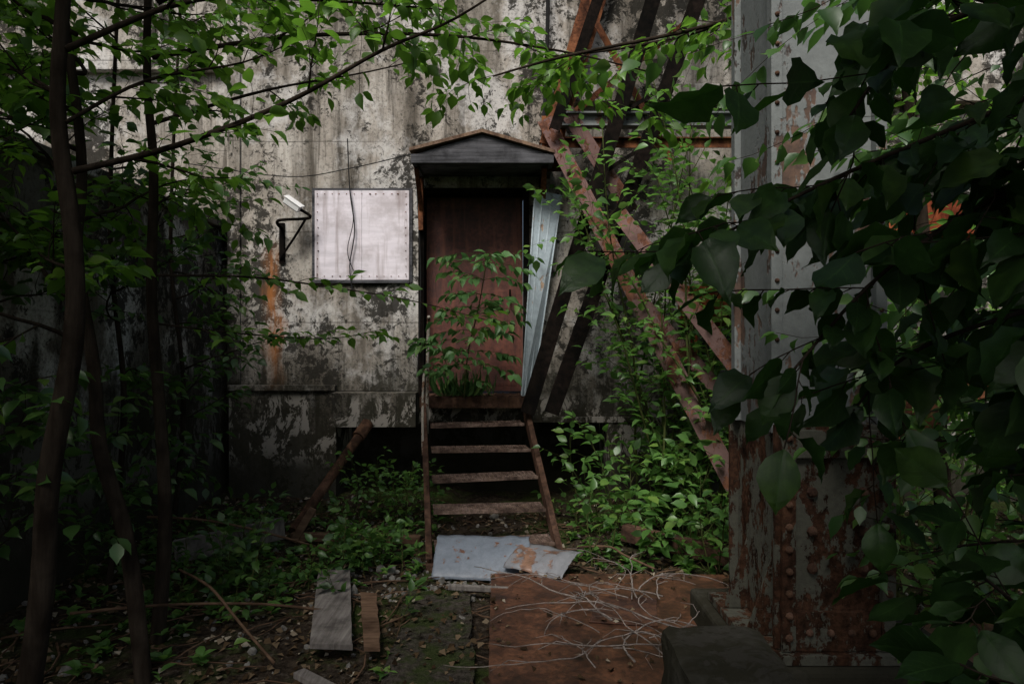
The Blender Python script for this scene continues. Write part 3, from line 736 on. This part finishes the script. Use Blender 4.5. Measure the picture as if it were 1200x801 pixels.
def pinnate(R, mb, lv, p, d, L, leaf=.075):
    pts = [V(p)]; d = V(d).normalized()
    for i in range(7): d = (d + V((0, 0, -.10)) + rv(R) * .04).normalized(); pts.append(pts[-1] + d * L / 7)
    mb.tube(pts, [.003 * (1 - .08 * i) for i in range(8)], 4)
    twig_leaves(R, pts, lv, leaf, L / 6.5, .2, True, .3, .72, .6)
def sapling(R, mb, lv):
    st = smooth_poly([(-.44, 6.3, 1.09), (-.40, 6.2, 1.5), (-.30, 6.1, 1.9), (-.22, 6.05, 2.35)], 4)
    mb.tube(st, np.linspace(.009, .004, len(st)).tolist(), 6)
    for i, p in enumerate(st[3:]):
        for k in range(3):
            a = i * 2.4 + k * 2.1 + R.gauss(0, .3); pinnate(R, mb, lv, p, (math.cos(a), math.sin(a) * .6 - .25, .3), R.uniform(.32, .5), .11)
    st = smooth_poly([(-.44, 6.3, 1.09), (-.55, 6.1, 1.3), (-.62, 6.0, 1.55)], 4)
    mb.tube(st, np.linspace(.006, .003, len(st)).tolist(), 6)
    for i, p in enumerate(st[3:]):
        a = i * 2.1; pinnate(R, mb, lv, p, (math.cos(a), -abs(math.sin(a)) * .6, .4), .3, .08)
cnt.append(plant('door_sapling', L_sapl, M_stem, 11, sapling))
def grass(R, mb, lv):
    for i in range(150):
        a = R.uniform(0, 6.28); lv.add((-.45 + R.gauss(0, .12), 6.46 + R.gauss(0, .04), 1.092), (math.cos(a) * .8, math.sin(a) * .5 - .3, .9), (math.cos(a), math.sin(a), .1), R.uniform(.1, .3), .06)
plant('grass_tuft', L_sapl, M_stem, 12, grass)

def stemclump(cx, cy, n, h, spread, leaf, kids=4, base=0):
    def f(R, mb, lv):
        for i in range(n):
            x = cx + R.gauss(0, spread); y = min(cy + R.gauss(0, spread * .5), 6.6)
            H = h * R.uniform(.5, 1.1)
            d = V((R.gauss(0, .18), R.gauss(-.05, .15), 1)); pts = [V((x, y, base + gh(x, y) - .02))]
            for k in range(9):
                d = (d.normalized() + rv(R) * .08); d.y -= .015; d.normalize(); pts.append(pts[-1] + d * H / 9)
                if pts[-1].y > 6.7: pts[-1].y = 6.7
            mb.tube(pts, [.010 * (1 - .08 * k) * (h / 2) ** .5 for k in range(10)], 5)
            along(R, mb, lv, pts, min(H * .42, .8), .008, 1, dict(kids=[kids + int(H * 4)], leaf=leaf, step=leaf * .75, wob=.1, up=-.02, flat=.3, lfl=1, ls=.2, jit=.45, shr=(.5, 1.0), droop=.25, w=.8), .15)
    return f
cnt.append(plant('sapling_thicket', L_bush, M_stem, 21, stemclump(1.6, 5.9, 15, 3.6, .36, .095)))
cnt.append(plant('sapling_thicket', L_bush, M_stem, 22, stemclump(2.3, 5.6, 13, 3.6, .5, .095)))
cnt.append(plant('sapling_thicket', L_bush, M_stem, 23, stemclump(3.6, 5.2, 14, 3.4, .6, .095)))
cnt.append(plant('sapling_thicket', L_bush, M_stem, 24, stemclump(2.6, 4.2, 10, 2.2, .5, .085)))
cnt.append(plant('undergrowth', L_bush, M_stem, 25, stemclump(1.0, 5.6, 20, .9, .28, .095)))
cnt.append(plant('undergrowth', L_bush, M_stem, 26, stemclump(1.6, 4.95, 18, .75, .38, .10)))
cnt.append(plant('undergrowth', L_bush, M_stem, 27, stemclump(-1.15, 6.0, 16, .6, .22, .065)))
cnt.append(plant('undergrowth', L_bush, M_stem, 28, stemclump(-1.05, 4.95, 24, .32, .22, .065, 4)))
cnt.append(plant('undergrowth', L_dark, M_stem, 29, stemclump(-2.2, 4.6, 20, .55, .45, .07)))
cnt.append(plant('undergrowth', L_dark, M_stem, 30, stemclump(-1.7, 4.0, 16, .32, .4, .065, 3)))
cnt.append(plant('undergrowth', L_bush, M_stem, 31, stemclump(2.6, 3.6, 12, .7, .4, .08)))
def weeds(R, mb, lv):
    for i in range(330):
        x = R.uniform(-2.8, -.6) if R.random() < .75 else R.uniform(.4, 2.5); y = R.uniform(3.2, 6.2) if x < 0 else R.uniform(4.6, 6.3)
        if -1.35 < x < -.65 and y < 4.5: continue
        for k in range(R.randint(4, 10)):
            a = R.uniform(0, 6.28); lv.add((x, y, gh(x, y) + .01 + R.random() * .05), (math.cos(a), math.sin(a), R.uniform(.2, 1.1)), V((0, 0, 1)) + rv(R) * .2, R.uniform(.03, .09), .8)
plant('weeds', L_bush, M_stem, 33, weeds)

cN = dict(kids=[4], leaf=.088, step=.034, wob=.10, up=-.03, flat=.6, lfl=1, ls=.08, jit=.65, shr=(.45, .85), droop=.5, w=.86, stems=True)
def shrub(R, mb, lv):
    for pts, k in (([(1.3, 1.35, 2.2), (.9, 1.28, 2.03), (.55, 1.22, 1.88), (.28, 1.2, 1.74)], 11),
                ([(1.3, 1.1, 1.95), (.85, 1.1, 1.86), (.6, 1.08, 1.72), (.44, 1.08, 1.55)], 10),
                ([(1.3, 1.0, 2.3), (.85, 1.0, 2.14), (.6, 1.0, 2.05), (.5, 1.02, 1.93)], 8),
                ([(1.3, 1.5, 2.5), (.95, 1.5, 2.38), (.75, 1.5, 2.25)], 6),
                ([(1.3, 1.15, 2.1), (1.0, 1.1, 1.95), (.75, 1.1, 1.88)], 8),
                ([(1.2, 1.0, 1.8), (.9, .95, 1.8), (.7, .92, 1.72)], 8),
                ([(1.2, 1.05, 1.65), (.95, 1.0, 1.68), (.75, .98, 1.6)], 6),
                ([(1.3, 1.3, 1.75), (.95, 1.25, 1.66), (.70, 1.2, 1.58), (.6, 1.2, 1.48)], 6),
                ([(1.2, 1.1, .75), (.9, 1.05, 1.02), (.75, 1.0, 1.2), (.68, .98, 1.26)], 7),
                ([(1.3, 1.2, .8), (1.05, 1.1, 1.1), (.9, 1.05, 1.3)], 7),
                ([(1.3, 1.3, .9), (1.15, 1.2, 1.2), (1.0, 1.15, 1.4)], 6),
                ([(1.1, .9, .9), (.85, .85, 1.12), (.64, .82, 1.16)], 5),
                ([(1.5, 1.5, 1.5), (1.2, 1.4, 1.55), (1.0, 1.35, 1.5)], 6)):
        pp = smooth_poly(pts, 5); mb.tube(pp, np.linspace(.007, .002, len(pp)).tolist(), 6)
        along(R, mb, lv, pp, .30, .005, 1, dict(cN, kids=[k]), .2)
    st = smooth_poly([(1.35, 1.2, -.05), (1.3, 1.2, .8), (1.32, 1.2, 1.6), (1.3, 1.15, 2.4)], 5); mb.tube(st, .018, 8)
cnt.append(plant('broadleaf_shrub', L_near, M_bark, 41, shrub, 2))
def shrub2(R, mb, lv):
    for b in range(14):
        z = .9 + b * .16; y = R.uniform(1.9, 2.7)
        grow(R, mb, lv, (2.5, y, z), (-1, R.gauss(0, .25), R.gauss(.05, .15)), R.uniform(.9, 1.5), .011, 1, dict(cN, kids=[8], leaf=.085, step=.05, jit=.5, droop=.4, stems=False))
    mb.tube(smooth_poly([(2.5, 2.3, -.05), (2.5, 2.3, 1.5), (2.5, 2.3, 3.2)], 5), .03, 8)
cnt.append(plant('broadleaf_shrub', L_dark, M_bark, 42, shrub2))

def shade(bx, by, zc, rr, nl=1300):
    def f(R, mb, lv):
        tr = smooth_poly([(bx, by, 0), (bx + .1, by, 2), (bx, by, zc + .5)], 5); mb.tube(tr, .09, 10)
        for i in range(14):
            a = i * .45 + R.random(); mb.tube(smooth_poly([(bx, by, zc - .8 + i * .1), (bx + math.cos(a) * rr * .5, by + math.sin(a) * rr * .5, zc), (bx + math.cos(a) * rr, by + math.sin(a) * rr, zc + .3)], 4), .025, 5)
        for i in range(nl):
            a = R.uniform(0, 6.28); q = rr * math.sqrt(R.random())
            lv.add((bx + q * math.cos(a), by + q * math.sin(a), zc + R.gauss(0, .3) + .5), (math.cos(a), math.sin(a), -.3), V((0, 0, 1)) + rv(R) * .35, R.uniform(.16, .28))
    return f
for i, (bx, by, zc, rr, nl) in enumerate(((-1.6, -1.0, 4.0, 2.3, 1600), (1.9, -1.4, 3.6, 2.3, 1900), (-3.8, 2.2, 4.0, 2.2, 2000), (2.3, .4, 3.0, 1.4, 800))):
    plant('added_shade_tree', L_dark, M_bark, 60 + i, shade(bx, by, zc, rr, nl), 0)  # unseen trees, added to block light from the foreground and left side
print('LEAVES', cnt, sum(cnt))

# ------------------------------------------------------------------ light
w = bpy.data.worlds.new('World'); scene.world = w; w.use_nodes = True
nt = w.node_tree; bg = nt.nodes['Background']
sky = nt.nodes.new('ShaderNodeTexSky'); sky.sky_type = 'NISHITA'; sky.sun_disc = False
el, az = math.radians(50), math.radians(195)
sky.sun_elevation = el; sky.sun_rotation = az; sky.air_density = 1.0; sky.dust_density = 4.0; sky.ozone_density = 1.0
nt.links.new(sky.outputs[0], bg.inputs[0]); bg.inputs[1].default_value = .15
L = bpy.data.lights.new('sun', 'SUN'); L.energy = 5.0; L.angle = math.radians(22); L.color = (1, .97, .93)
lo = bpy.data.objects.new('sun', L); scene.collection.objects.link(lo)
sd = V((math.sin(az) * math.cos(el), math.cos(az) * math.cos(el), math.sin(el)))
lo.rotation_euler = sd.to_track_quat('Z', 'Y').to_euler()

cam = bpy.data.cameras.new('camera'); cam.lens = 24; cam.sensor_width = 36; cam.clip_end = 600; cam.clip_start = .05
co = bpy.data.objects.new('camera', cam); scene.collection.objects.link(co)
co.location = (0, 0, 1.6); co.rotation_euler = (math.radians(90), 0, 0)
scene.camera = co
